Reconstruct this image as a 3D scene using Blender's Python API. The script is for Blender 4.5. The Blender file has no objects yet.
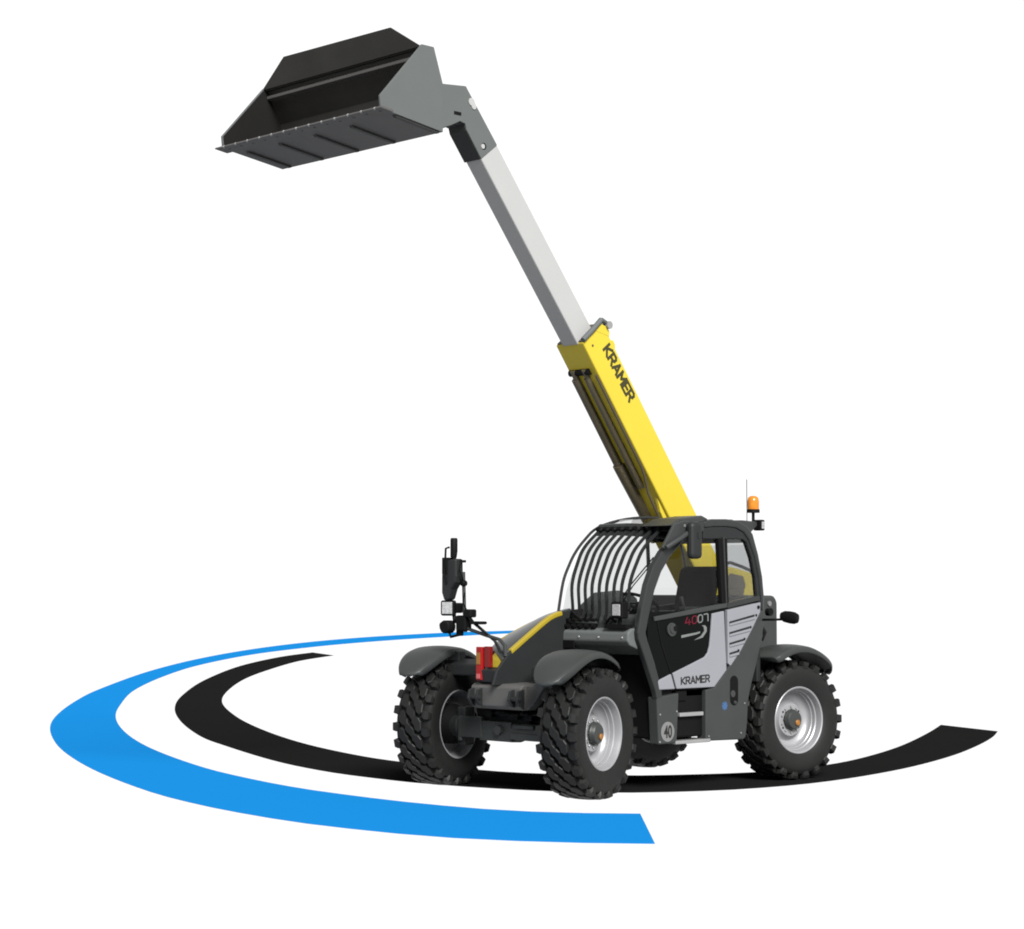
import bpy, bmesh, math, random
from mathutils import Vector, Matrix
random.seed(4)
PI = math.pi
S = bpy.context.scene
COL = S.collection

# ------------------------------------------------------------------ materials
def mat(name, col, rough=.5, metal=0., spec=.5, var=.12, scale=6., bump=0., bscale=60., coat=0.):
    m = bpy.data.materials.new(name); m.use_nodes = True
    nt = m.node_tree; b = nt.nodes['Principled BSDF']
    b.inputs['Roughness'].default_value = rough
    b.inputs['Metallic'].default_value = metal
    b.inputs['Specular IOR Level'].default_value = spec
    if coat: b.inputs['Coat Weight'].default_value = coat; b.inputs['Coat Roughness'].default_value = .08
    tc = nt.nodes.new('ShaderNodeTexCoord')
    no = nt.nodes.new('ShaderNodeTexNoise'); no.inputs['Scale'].default_value = scale
    no.inputs['Detail'].default_value = 6
    nt.links.new(tc.outputs['Object'], no.inputs['Vector'])
    mx = nt.nodes.new('ShaderNodeMix'); mx.data_type = 'RGBA'
    mx.inputs['A'].default_value = (*[c*(1-var) for c in col], 1)
    mx.inputs['B'].default_value = (*[min(1, c*(1+var)) for c in col], 1)
    nt.links.new(no.outputs['Fac'], mx.inputs['Factor'])
    nt.links.new(mx.outputs['Result'], b.inputs['Base Color'])
    if bump:
        n2 = nt.nodes.new('ShaderNodeTexNoise'); n2.inputs['Scale'].default_value = bscale; n2.inputs['Detail'].default_value = 4
        nt.links.new(tc.outputs['Object'], n2.inputs['Vector'])
        bp = nt.nodes.new('ShaderNodeBump'); bp.inputs['Strength'].default_value = bump; bp.inputs['Distance'].default_value = .01
        nt.links.new(n2.outputs['Fac'], bp.inputs['Height']); nt.links.new(bp.outputs['Normal'], b.inputs['Normal'])
    return m

M = {}
M['anthracite'] = mat('anthracite_paint', (.0165, .0180, .0175), .45, spec=.16, bump=.05)
M['anthracite_dark'] = mat('dark_anthracite_paint', (.0085, .009, .0092), .5, spec=.12)
M['black'] = mat('black_plastic', (.0022, .0022, .0022), .6, spec=.06)
M['blackgloss'] = mat('black_door_glass', (.0010, .0014, .0012), .2, spec=.06, var=.05)
M['frame'] = mat('cab_frame_paint', (.0085, .0092, .0092), .32, spec=.3)
M['silver'] = mat('silver_panel_paint', (.105, .107, .117), .4, spec=.25, var=.04, scale=3)
M['yellow'] = mat('yellow_paint', (.262, .206, .018), .38, spec=.14, var=.05, scale=2, bump=.03)
M['boomwhite'] = mat('light_grey_boom_paint', (.180, .180, .177), .5, spec=.1, var=.03, scale=3, bump=.03)
M['bucket'] = mat('bucket_grey_paint', (.050, .054, .0525), .55, spec=.12, var=.06, scale=4, bump=.06)
M['bucket_in'] = mat('bucket_dark_inside', (.0135, .0130, .0118), .62, spec=.10, var=.4, scale=2.5, bump=.12)  # inside of the bucket, a darker mottled tone
M['bucket_floor'] = mat('bucket_floor_steel', (.042, .0405, .0395), .58, spec=.1, var=.12, scale=3, bump=.05)
M['rubber'] = mat('tyre_rubber', (.0036, .0036, .0034), .55, spec=.17, var=.3, scale=9, bump=.12, bscale=90)
M['rim'] = mat('rim_silver_paint', (.155, .155, .16), .38, metal=.35, spec=.4, var=.1, scale=8)
M['steel'] = mat('bare_steel', (.20, .20, .20), .38, metal=.6)
M['hub'] = mat('hub_paint', (.016, .0175, .0165), .45, spec=.2)
M['orange'] = mat('orange_plastic', (.13, .055, .010), .4, spec=.2)
M['red'] = mat('red_lens', (.135, .004, .004), .3, spec=.15)
M['amber'] = mat('amber_lens', (.26, .085, .006), .2, spec=.3, var=.3, scale=25)
M['lens'] = mat('lamp_lens', (.15, .15, .15), .12, spec=.4, var=.75, scale=55)
M['letter'] = mat('dark_lettering', (.010, .010, .0095), .5, spec=.1)
M['letter_yel'] = mat('boom_lettering', (.022, .020, .008), .5, spec=.1)
M['letter_grey'] = mat('grey_lettering', (.075, .080, .077), .5, spec=.1)
M['letter_red'] = mat('red_lettering', (.050, .0025, .008), .5, spec=.1)
M['decal'] = mat('pale_decal', (.080, .080, .080), .5, spec=.1)
M['blue_decal'] = mat('blue_decal', (.022, .047, .10), .5, spec=.1)
M['cylinder'] = mat('olive_cylinder_paint', (.045, .037, .022), .38, metal=.2, spec=.3, var=.2)
M['stripe'] = mat('shaded_yellow_paint', (.150, .112, .009), .35, spec=.25, var=.05)  # the yellow paint darkened: shade on the rounded stripe put into its colour
M['seat'] = mat('seat_fabric', (.0065, .0065, .0062), .9, spec=.05, bump=.03, bscale=120)
M['arc_blue'] = mat('blue_floor_paint', (.0044, .098, .262), .8, spec=.0, var=.015, scale=.4)
M['arc_black'] = mat('black_floor_paint', (.0058, .0058, .0058), .85, spec=.0, var=.08, scale=.6)

def glass(name, tint):
    m = bpy.data.materials.new(name); m.use_nodes = True; nt = m.node_tree
    nt.nodes.remove(nt.nodes['Principled BSDF'])
    out = nt.nodes['Material Output']
    t = nt.nodes.new('ShaderNodeBsdfTransparent'); t.inputs['Color'].default_value = (*tint, 1)
    g = nt.nodes.new('ShaderNodeBsdfGlossy'); g.inputs['Roughness'].default_value = .03
    lw = nt.nodes.new('ShaderNodeFresnel'); lw.inputs['IOR'].default_value = 1.25
    mx = nt.nodes.new('ShaderNodeMixShader')
    nt.links.new(lw.outputs[0], mx.inputs[0]); nt.links.new(t.outputs[0], mx.inputs[1]); nt.links.new(g.outputs[0], mx.inputs[2])
    nt.links.new(mx.outputs[0], out.inputs['Surface'])
    return m
M['glass'] = glass('cab_glass', (.74, .75, .75))

# made-up translucent floor: the surround shines through from below, so no shadows show
fl = bpy.data.materials.new('shadowless_floor'); fl.use_nodes = True
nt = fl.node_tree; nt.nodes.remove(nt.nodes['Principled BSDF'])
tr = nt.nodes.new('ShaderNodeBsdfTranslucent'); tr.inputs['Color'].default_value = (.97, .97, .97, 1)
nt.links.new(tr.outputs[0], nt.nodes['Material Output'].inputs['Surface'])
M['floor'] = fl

# ------------------------------------------------------------------ mesh tools
class MB:
    def __init__(s): s.v = []; s.f = []; s.sm = []
    def add(s, vs, fs, smooth=False):
        k = len(s.v); s.v += [tuple(v) for v in vs]
        for f in fs: s.f.append([k+i for i in f]); s.sm.append(smooth)
    def box(s, x0, x1, y0, y1, z0, z1, T=None):
        vs = [Vector((x, y, z)) for x in (x0, x1) for y in (y0, y1) for z in (z0, z1)]
        if T: vs = [T @ v for v in vs]
        s.add(vs, [(0,1,3,2),(4,6,7,5),(0,4,5,1),(2,3,7,6),(0,2,6,4),(1,5,7,3)])
        return s
    def prism(s, poly, a, b, ax='y', T=None):
        n = len(poly)
        def p(q, c):
            v = Vector((q[0], c, q[1])) if ax == 'y' else Vector((c, q[0], q[1])) if ax == 'x' else Vector((q[0], q[1], c))
            return T @ v if T else v
        vs = [p(q, a) for q in poly]+[p(q, b) for q in poly]
        s.add(vs, [list(range(n)), list(range(2*n-1, n-1, -1))]+[(i, i+n, (i+1) % n+n, (i+1) % n) for i in range(n)])
        return s
    def tube(s, pts, r, n=10, cap=True, taper=None):
        pts = [Vector(p) for p in pts]; rings = []; ref = None
        for i, p in enumerate(pts):
            d = (pts[min(i+1, len(pts)-1)]-pts[max(i-1, 0)]).normalized()
            if ref is None: ref = d.orthogonal().normalized()
            ref = (ref-d*ref.dot(d)).normalized(); w = d.cross(ref)
            rad = r if taper is None else taper[i]
            rings.append([p+ref*math.cos(2*PI*k/n)*rad+w*math.sin(2*PI*k/n)*rad for k in range(n)])
        vs = [v for q in rings for v in q]; fs = []
        for i in range(len(pts)-1):
            for k in range(n):
                fs.append((i*n+k, i*n+(k+1) % n, (i+1)*n+(k+1) % n, (i+1)*n+k))
        s.add(vs, fs, True)
        if cap:
            s.add(rings[0], [list(range(n))[::-1]]); s.add(rings[-1], [list(range(n))])
        return s
    def lathe(s, prof, n=64, T=None, smooth=True):
        # prof: (r, y) round the Y axis
        vs = []; fs = []
        for r, y in prof:
            for k in range(n):
                a = 2*PI*k/n; v = Vector((r*math.cos(a), y, r*math.sin(a)))
                vs.append(T @ v if T else v)
        for i in range(len(prof)-1):
            for k in range(n):
                fs.append((i*n+k, i*n+(k+1) % n, (i+1)*n+(k+1) % n, (i+1)*n+k))
        s.add(vs, fs, smooth); return s
    def disc(s, c, r, ax, depth, n=24, smooth=False):
        c = Vector(c); d = Vector(ax).normalized()*depth
        s.tube([c, c+d], r, n); return s
    def grid(s, rows, smooth=True):
        n = len(rows[0]); vs = [v for r in rows for v in r]
        s.add(vs, [(i*n+j, i*n+j+1, (i+1)*n+j+1, (i+1)*n+j) for i in range(len(rows)-1) for j in range(n-1)], smooth)
        return s
    def pieces(s):
        # pieces that stand clear of one another become objects of their own
        n = len(s.v); par = list(range(n))
        def find(a):
            while par[a] != a: par[a] = par[par[a]]; a = par[a]
            return a
        seen = {}
        for i, v in enumerate(s.v):
            k = tuple(round(c*2e4) for c in v)
            if k in seen: par[find(i)] = find(seen[k])
            else: seen[k] = i
        for f in s.f:
            for i in f[1:]: par[find(i)] = find(f[0])
        isl = {}
        for i in range(n): isl.setdefault(find(i), []).append(i)
        keys = list(isl)
        if len(keys) < 2 or len(keys) > 80: return [s]
        bb = []
        for k in keys:
            P = [s.v[i] for i in isl[k]]
            lo = [min(p[a] for p in P) for a in range(3)]; hi = [max(p[a] for p in P) for a in range(3)]
            bb.append((lo, hi, max(h-l for l, h in zip(lo, hi))))
        g = list(range(len(keys)))
        def fg(a):
            while g[a] != a: a = g[a]
            return a
        for a in range(len(keys)):
            for c in range(a):
                gap = math.sqrt(sum(max(0, bb[a][0][q]-bb[c][1][q], bb[c][0][q]-bb[a][1][q])**2 for q in range(3)))
                if gap <= max(.02, .5*max(bb[a][2], bb[c][2])): g[fg(a)] = fg(c)
        grp = {}
        for a, k in enumerate(keys): grp.setdefault(fg(a), set()).add(k)
        if len(grp) < 2: return [s]
        out = []
        for ks in grp.values():
            m = MB(); mp = {}
            for f, sm in zip(s.f, s.sm):
                if find(f[0]) in ks:
                    for i in f:
                        if i not in mp: mp[i] = len(m.v); m.v.append(s.v[i])
                    m.f.append([mp[i] for i in f]); m.sm.append(sm)
            out.append(m)
        return out
    def build(s, name, m, parent=None, **kw):
        r = [p.build_one(name, m, parent, **kw) for p in s.pieces()]
        return r[0]
    def build_one(s, name, m, parent=None, bevel=0., solid=0., recalc=True, weld=True, seg=2):
        me = bpy.data.meshes.new(name); me.from_pydata(s.v, [], s.f)
        for i, p in enumerate(me.polygons): p.use_smooth = s.sm[i]
        if recalc:
            bm = bmesh.new(); bm.from_mesh(me)
            if weld: bmesh.ops.remove_doubles(bm, verts=bm.verts, dist=1e-5)
            bmesh.ops.recalc_face_normals(bm, faces=bm.faces)
            for e in bm.edges:
                if len(e.link_faces) == 2 and e.calc_face_angle(0) > .7: e.smooth = False
            bm.to_mesh(me); bm.free()
        me.materials.append(m)
        o = bpy.data.objects.new(name, me); COL.objects.link(o)
        if parent: o.parent = parent
        if solid:
            md = o.modifiers.new('Solidify', 'SOLIDIFY'); md.thickness = solid; md.offset = 0
        if bevel:
            md = o.modifiers.new('Bevel', 'BEVEL'); md.width = bevel; md.segments = seg; md.limit_method = 'ANGLE'; md.angle_limit = .6
            md.harden_normals = False
        return o

def empty(name, loc=(0, 0, 0), rz=0, parent=None):
    o = bpy.data.objects.new(name, None); COL.objects.link(o); o.location = loc; o.rotation_euler = (0, 0, rz)
    o.empty_display_size = .2
    if parent: o.parent = parent
    return o

def text_mesh(name, body, m, parent, origin, ex, ey, w, h, bold=.02, depth=.002):
    """raised lettering: glyph box starts at origin, runs w along ex and h along ey"""
    cu = bpy.data.curves.new(name, 'FONT'); cu.body = body; cu.offset = bold; cu.resolution_u = 6
    t = bpy.data.objects.new('tmp', cu); COL.objects.link(t)
    bpy.context.view_layer.update()
    me = bpy.data.meshes.new_from_object(t.evaluated_get(bpy.context.evaluated_depsgraph_get()))
    bpy.data.objects.remove(t); bpy.data.curves.remove(cu)
    xs = [v.co.x for v in me.vertices]; ys = [v.co.y for v in me.vertices]
    x0, x1, y0, y1 = min(xs), max(xs), min(ys), max(ys)
    ex = Vector(ex).normalized(); ey = Vector(ey).normalized(); ez = ex.cross(ey)
    for v in me.vertices:
        v.co = Vector(origin)+ex*((v.co.x-x0)/(x1-x0)*w)+ey*((v.co.y-y0)/(y1-y0)*h)+ez*depth
    me.name = name; me.materials.clear(); me.materials.append(m)
    o = bpy.data.objects.new(name, me); COL.objects.link(o); o.parent = parent
    return o

def smooth_line(pts, sub=8):
    out = []; n = len(pts); P = [Vector(p) for p in pts]
    for i in range(n-1):
        a, b, c, d = P[max(i-1, 0)], P[i], P[i+1], P[min(i+2, n-1)]
        for k in range(sub):
            t = k/sub
            out.append(.5*((2*b)+(c-a)*t+(2*a-5*b+4*c-d)*t*t+(3*b-a-3*c+d)*t**3))
    out.append(P[-1]); return out

def interp(pts, z):
    """x at height z on a profile of (x, z) sorted by z"""
    for (xa, za), (xb, zb) in zip(pts, pts[1:]):
        if za <= z <= zb: return xa+(xb-xa)*(z-za)/(zb-za)
    return pts[0][0] if z < pts[0][1] else pts[-1][0]

STROKES = {
 'K': (.72, [[(0,0),(0,1)], [(.72,1),(.10,.50),(.72,0)]]),
 'R': (.70, [[(0,0),(0,1)], [(0,1),(.50,1),(.68,.86),(.68,.60),(.50,.46),(0,.46)], [(.36,.46),(.72,0)]]),
 'A': (.80, [[(0,0),(.40,1),(.80,0)], [(.17,.30),(.63,.30)]]),
 'M': (.84, [[(0,0),(0,1)], [(0,1),(.42,.38),(.84,1)], [(.84,1),(.84,0)]]),
 '4': (.74, [[(.56,0),(.56,.62)], [(.30,1),(0,.30),(.74,.30)]]),
 '0': (.66, [[(.18,0),(0,.2),(0,.8),(.18,1),(.48,1),(.66,.8),(.66,.2),(.48,0),(.18,0)]]),
 '7': (.62, [[(0,.98),(.46,1),(.60,.84),(.60,0)]]),
 'E': (.60, [[(0,0),(0,1)], [(0,1),(.60,1)], [(0,.5),(.54,.5)], [(0,0),(.60,0)]]),
}
def stroke_text(name, body, m, parent, origin, ex, ey, w, h, sw=.27, depth=.0016):
    """raised capitals drawn as flat bars; w and h are the size of the whole word"""
    gap = .26; tot = sum(STROKES[c][0] for c in body)+gap*(len(body)-1)
    kx = w/(tot+sw); ky = h/(1+sw)
    ex = Vector(ex).normalized(); ey = Vector(ey).normalized(); ez = ex.cross(ey)
    b = MB(); x = sw/2; lay = 0
    for c in body:
        for line in STROKES[c][1]:
            for (x0, y0), (x1, y1) in zip(line, line[1:]):
                d = Vector((x1-x0, y1-y0)).normalized(); q = Vector((-d.y, d.x))*sw/2; d = d*sw*.42
                lay += 1; z = depth+.00012*(lay % 9)
                P = [Vector((x0, y0))-d+q, Vector((x1, y1))+d+q, Vector((x1, y1))+d-q, Vector((x0, y0))-d-q]
                V = [Vector(origin)+ex*(p.x+x)*kx+ey*(p.y+sw/2)*ky for p in P]
                b.add([v+ez*z for v in V]+[v for v in V], [(0,1,2,3),(0,4,5,1),(1,5,6,2),(2,6,7,3),(3,7,4,0)])
        x += STROKES[c][0]+gap
    return b.build_one(name, m, parent)

# ------------------------------------------------------------------ setting
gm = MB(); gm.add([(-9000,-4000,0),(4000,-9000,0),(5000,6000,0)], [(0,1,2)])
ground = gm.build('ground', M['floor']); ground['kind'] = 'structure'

def arc_marking(outer, inner, z, m, label):
    o = smooth_line(outer, 6); i = smooth_line(inner, 6)
    n = 160
    def resample(p):
        L = [0]
        for a, b in zip(p, p[1:]): L.append(L[-1]+(b-a).length)
        r = []; j = 0
        for k in range(n):
            t = L[-1]*k/(n-1)
            while j < len(L)-2 and L[j+1] < t: j += 1
            r.append(p[j]+(p[j+1]-p[j])*((t-L[j])/max(1e-9, L[j+1]-L[j])))
        return r
    o = resample(o); i = resample(i); b = MB()
    top = [[(q.x, q.y, z) for q in o], [(q.x, q.y, z) for q in i]]
    b.grid(top, False)
    b.grid([[(q.x, q.y, z) for q in o], [(q.x, q.y, z-.003) for q in o]], False)
    b.grid([[(q.x, q.y, z) for q in i], [(q.x, q.y, z-.003) for q in i]], False)
    ob = b.build('arc_marking', m)
    ob['label'] = label; ob['category'] = 'floor marking'
    return ob

arc_marking([(-51.84,-53.76),(-49.33,-53.14),(-46.31,-52.6),(-41.54,-50.6),(-36.22,-47.64),(-30.32,-43.47),(-24.41,-38.52),(-18.38,-32.79),(-12.5,-26.56),(-6.87,-19.99),(-4.13,-16.53),(-1.87,-13.46),(-.26,-11.05),(1.2,-8.56),(2.25,-6.54),(3.19,-4.47),(3.98,-2.39),(4.34,-1.08),(4.51,-.11),(4.58,.67),(4.56,1.29),(4.5,1.83),(4.39,2.3),(4.18,2.77),(3.98,3.12),(3.74,3.42),(3.53,3.67)],
            [(-47.69,-49.56),(-45.42,-48.96),(-41.23,-47.1),(-36.58,-44.9),(-31.16,-41.74),(-26.2,-38.27),(-21.17,-34.22),(-15.56,-28.84),(-11.16,-24.02),(-7.13,-19.19),(-4.09,-15.09),(-2.17,-12.31),(-.5,-9.56),(.86,-6.97),(1.97,-4.39),(2.47,-2.82),(2.73,-1.67),(2.82,-.81),(2.85,-.07),(2.81,.57),(2.68,1.23),(2.35,1.82),(2.05,2.17)],
            .004, M['arc_blue'], 'wide bright blue curved band on the white floor, sweeping round outside the black band')
arc_marking([(-23.92,-34.78),(-20.72,-32.24),(-15.88,-27.6),(-10.62,-21.78),(-6.71,-17.03),(-4.32,-13.86),(-2.39,-10.96),(-.78,-8.23),(.01,-6.59),(.94,-4.4),(1.38,-2.96),(1.52,-1.97),(1.54,-1.19),(1.37,-.28),(1.1,.4),(.7,.9),(.04,1.27),(-.53,1.42),(-1.25,1.47),(-2.23,1.36),(-3.55,1.05),(-5.12,.51),(-6.63,-.14),(-8.02,-.82),(-9.05,-1.4)],
            [(-22.63,-32.19),(-19.14,-29.34),(-15.06,-25.32),(-11.52,-21.58),(-8.17,-17.65),(-5.75,-14.52),(-3.68,-11.36),(-2.18,-8.76),(-1.01,-6.41),(-.3,-4.57),(.01,-3.31),(.08,-1.78),(-.16,-.97),(-.6,-.36),(-.84,-.16),(-1.59,.22),(-2.28,.34),(-3.33,.21),(-4.52,-.18),(-6.04,-.83),(-8.04,-1.84),(-9.62,-2.7)],
            .004, M['arc_black'], 'matt black curved band on the white floor passing under the wheels of the machine')

# ------------------------------------------------------------------ the machine
T = empty('telehandler')
T['label'] = 'dark grey and yellow telehandler with raised boom and grey bucket, standing on the black band'
T['category'] = 'telehandler'

WX, WY, R = 1.4715, .984, .605

# ---- wheels: tyre > lugs in one mesh, rim, hub, cap
def tyre_mesh():
    b = MB()
    prof = [(.318,.165),(.345,.182),(.375,.193),(.43,.206),(.485,.206),(.525,.199),(.545,.186),(.554,.15),(.558,.08),(.560,0)]
    prof = prof+[(r, -y) for r, y in prof[::-1][1:]]
    b.lathe(prof, 104)
    N = 22; pit = 2*PI/N
    def block(pts, a0, side, r0, r1):
        # a tread block: outline in (y, arc length), standing on the carcass, its top slightly smaller
        n = len(pts); cy = sum(p[0] for p in pts)/n; ca = sum(p[1] for p in pts)/n
        vs = []
        for r, k in ((r0, 1.08), (r1-.006, 1.0), (r1, .88)):
            for y, q in pts:
                yy = cy+(y-cy)*k; aa = a0+side*(ca+(q-ca)*k)/.6
                rr = r-(.42*yy*yy if r > r0 else .55*yy*yy)
                vs.append((rr*math.cos(aa), yy*side, rr*math.sin(aa)))
        fs = [list(range(2*n, 3*n))]+[(l*n+i, l*n+(i+1) % n, (l+1)*n+(i+1) % n, (l+1)*n+i) for l in (0, 1) for i in range(n)]
        b.add(vs, fs)
    for side in (1, -1):
        for k in range(N):
            a0 = k*pit+(0 if side > 0 else pit*.35)
            # shoulder knob that wraps on to the sidewall
            sec = [(.197,.520, .2045,.528, .000, .030),
                   (.190,.545, .2110,.562, .002, .036),
                   (.178,.556, .2040,.590, .004, .042),
                   (.150,.556, .1640,.600, .008, .047),
                   (.134,.560, .1380,.602, .020, .034)]
            vs = []
            for yb, rb, yt, rt, ph, hw in sec:
                for sgn in (-1, 1):
                    for rad, y, ins in ((rb, yb, 1.12), (rt, yt, .90)):
                        an = a0+side*(ph+sgn*hw*ins)/.6
                        vs.append((rad*math.cos(an), y*side, rad*math.sin(an)))
            n = len(sec); fs = []
            for i in range(n-1):
                q = i*4; w = q+4
                fs += [(q+1, q+3, w+3, w+1), (q, q+1, w+1, w), (q+3, q+2, w+2, w+3)]
            fs += [(0, 2, 3, 1), (4*n-4, 4*n-3, 4*n-1, 4*n-2)]
            b.add(vs, fs)
            # slanted inner block, then the centre block
            block([(.131,.030),(.128,.112),(.098,.150),(.044,.166),(.020,.150),(.026,.100),(.052,.078),(.066,.030),(.100,.008)], a0, side, .556, .6075)
            block([(.054,-.034),(.048,.036),(.016,.066),(-.012,.070),(-.018,.030),(-.004,-.014),(.020,-.040)], a0, side, .556, .607)
    return b

def wheel(x, y, rz, first):
    w = empty('wheel', (x, y, R), rz, T)
    sgn = 1 if y > 0 else -1
    if sgn < 0: w.rotation_euler = (0, 0, rz+PI)      # outer face looks outwards
    if first is None:
        ty = tyre_mesh().build('tyre', M['rubber'], w)
        rb = MB()
        rb.lathe([(.318,.165),(.336,.172),(.340,.180),(.334,.184),(.322,.178),(.312,.150),(.306,.118),(.296,.110),(.290,.075),(.283,.070),(.278,.040),(.255,.012),(.215,.000),(.190,.012),(.172,.045),(.165,.058),(.155,.060),(.085,.060)], 72)
        rb.lathe([(.318,-.165),(.338,-.172),(.338,-.182),(.322,-.178),(.308,-.15),(.296,-.11),(.290,-.03),(.26,-.012),(.10,-.012)], 72)
        rm = rb.build('rim', M['rim'], w)
        nb = MB()
        for k in range(10):
            a = 2*PI*(k+.5)/10
            nb.disc((.133*math.cos(a), .058, .133*math.sin(a)), .0105, (0, 1, 0), .016, 8)
        nb.build('wheel_nut', M['steel' ], w)
        for k in (1, 4, 6, 9):
            a = 2*PI*k/10
            MB().disc((.136*math.cos(a), .0595, .136*math.sin(a)), .011, (0, 1, 0), .003, 10).build('rim_hole', M['black'], w)
        hb = MB()
        hb.lathe([(.104,.05),(.104,.085),(.098,.092),(.094,.118),(.086,.126),(.0005,.126)], 40)
        for k in range(8):
            a = 2*PI*k/8
            hb.disc((.100*math.cos(a), .06, .100*math.sin(a)), .011, (0, 1, 0), .022, 8)
        hb.build('hub', M['hub'], w)
        MB().lathe([(.16,-.30),(.17,-.20),(.20,-.12),(.20,-.02),(.02,-.015)], 32).build('wheel_carrier', M['black'], w)
        ob = MB(); ob.lathe([(.030,.12),(.030,.136),(.024,.142),(.0005,.142)], 20, Matrix.Translation((-.030*1, 0, -.030)))
        ob.build('hub_cap', M['orange'], w)
    else:
        for ch in first.children:
            c = ch.copy(); COL.objects.link(c); c.parent = w
    return w
SF, SR = .242, -.127
w0 = wheel(WX, WY, SF, None)
wheel(-WX, WY, SR, w0); wheel(WX, -WY, SF, w0); wheel(-WX, -WY, SR, w0)

# ---- fenders
def fender(x, y, rz, th0, th1, rad, hw, round0, round1, roll=.05):
    """mudguard: arc from th0 to th1 (degrees, 0 = ahead, 90 = up)"""
    Tm = Matrix.Translation((x, y, R)) @ Matrix.Rotation(rz, 4, 'Z')
    rows = []; n = 36; m = 17
    for i in range(n+1):
        t = i/n; th = math.radians(th0+(th1-th0)*t)
        w = hw
        if t < round0: w *= math.sqrt(max(.0, 1-((round0-t)/round0)**2.4))
        if t > 1-round1: w *= math.sqrt(max(.0, 1-((t-1+round1)/round1)**2.4))
        w = max(w, .012)
        row = []
        for j in range(m):
            q = -1+2*j/(m-1)
            e = abs(q)
            dr = -.022*e*e-(roll*max(0, e-.86)/.14 if w > .1 else 0)
            r = rad+dr
            row.append(Tm @ Vector((r*math.cos(th), q*w, r*math.sin(th))))
        rows.append(row)
    return MB().grid(rows)
fender(WX+.06, WY-.07, SF, 37, 130, .765, .245, .42, .1).build('fender', M['anthracite'], T, solid=.014)
fender(WX+.01, -WY-.06, SF, 40, 130, .76, .24, .42, .1).build('fender', M['anthracite'], T, solid=.014)
fender(-WX+.02, WY+.02, SR*.3, 57, 142, .76, .23, .06, .22).build('fender', M['anthracite'], T, solid=.014)
fender(-WX+.02, -WY-.03, SR*.3, 47, 142, .76, .23, .06, .22).build('fender', M['anthracite'], T, solid=.014)
# fender stays: plate arms off the chassis
b = MB()
for sy in (1, -1):
    b.prism([(WX-.10,1.10),(WX+.10,1.09),(WX+.09,1.20),(WX-.02,1.25),(WX-.10,1.24)], min(sy*.34, sy*.80), max(sy*.34, sy*.80))
    b.box(WX-.07, WX+.03, min(sy*.74, sy*.92), max(sy*.74, sy*.92), 1.22, 1.325)
b.build('fender_bracket', M['anthracite_dark'], T, bevel=.015)

# ---- chassis
b = MB()
b.box(-1.95, 1.55, -.36, .30, .58, 1.02)
b.box(-.70, .545, .30, 1.0, .50, 1.44)
b.box(-.9, .5, -1.0, -.36, .52, 1.25)
b.build('chassis', M['black'], T, bevel=.02)
b = MB()      # engine cover on the right, hidden side
b.prism([(-1.95,1.0),(0.02,1.0),(.02,1.50),(-.12,1.60),(-1.2,1.70),(-1.95,1.72)], -1.08, -.45)
b.build('engine_cover', M['anthracite'], T, bevel=.03)

# ---- nose between the front wheels
edge = [(.80,1.735),(.95,1.71),(1.11,1.665),(1.37,1.515),(1.64,1.350),(1.83,1.165)]
far = [(.50,1.705),(.69,1.680),(.97,1.612),(1.27,1.505),(1.43,1.440),(1.56,1.36)]
sm2 = lambda L, k=4: [(v.x, v.y) for v in smooth_line([Vector(p) for p in L], k)]
YN, YF = .15, -.22
b = MB()
b.prism(sm2(edge)+[(1.88,1.03),(.6,.98),(.6,1.74)], YN-.03, YN)
b.build('nose_side_panel', M['anthracite_dark'], T, bevel=.008)
rows = []
for k in range(9):
    t = k/8; y = YN-.03+(YF-YN+.03)*t
    row = []
    for (xa, za), (xb, zb) in zip(sm2(edge[:5]+[(1.72,1.25)]), sm2(far)):
        row.append((xa+(xb-xa)*t, y, za+(zb-za)*t-.004+.018*math.sin(PI*t)))
    rows.append(row)
b = MB(); b.grid(rows); hood = b.build('hood', mat('hood_gloss_paint', (.020, .021, .0215), .28, spec=.35, var=.06), T, solid=.02)
def stripe(line, y0, y1, up, dn):
    top = [(x+.3*up, z+up) for x, z in line]; bot = [(x-.2*dn, z-dn) for x, z in line]
    return MB().prism(top+bot[::-1], y0, y1)
stripe(sm2(edge[1:5]), YN-.045, YN+.008, .012, .034).build('hood_stripe', M['stripe'], T, bevel=.012, seg=3)
stripe(sm2(far[:5]), YF-.01, YF+.035, .012, .05).build('hood_stripe', M['stripe'], T, bevel=.008)
b = MB(); b.prism([(.45,1.70),(.97,1.60),(1.43,1.43),(1.60,1.28),(1.75,1.02),(.45,1.02)], YF, YF+.03)
b.build('nose_side_panel', M['anthracite_dark'], T)
b = MB(); b.prism([(1.52,1.05),(1.80,1.05),(1.82,1.17),(1.62,1.20)], YF+.06, YN-.035); b.build('nose_panel', M['anthracite_dark'], T, bevel=.01)
b = MB(); b.prism([(1.50,1.15),(1.52,1.38),(1.60,1.36),(1.70,1.26),(1.73,1.19),(1.66,1.15)], -.09, YN-.035)
b.build('nose_panel', M['stripe'], T, bevel=.01)
b = MB()
b.prism([(1.30,1.05),(1.76,1.04),(1.80,1.01),(1.80,.83),(1.76,.80),(1.30,.80)], -.24, .44)
b.prism([(.36,1.035),(.52,1.035),(.70,1.14),(.70,1.06),(.52,.86),(.44,.80),(.36,.80)], 1.60, 1.72, ax='x')
pl = b.build('front_plate', mat('front_plate_paint', (.042, .041, .039), .5, spec=.15), T, bevel=.012)
b = MB()
for y in (-.14, .41):
    for dy in (-.06, .05):
        b.prism([(1.78,1.00),(1.86,.98),(1.88,.90),(1.84,.84),(1.78,.82)], y+dy-.012, y+dy+.012)
    b.disc((1.845, y-.075, .91), .022, (0, 1, 0), .15, 12)
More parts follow.
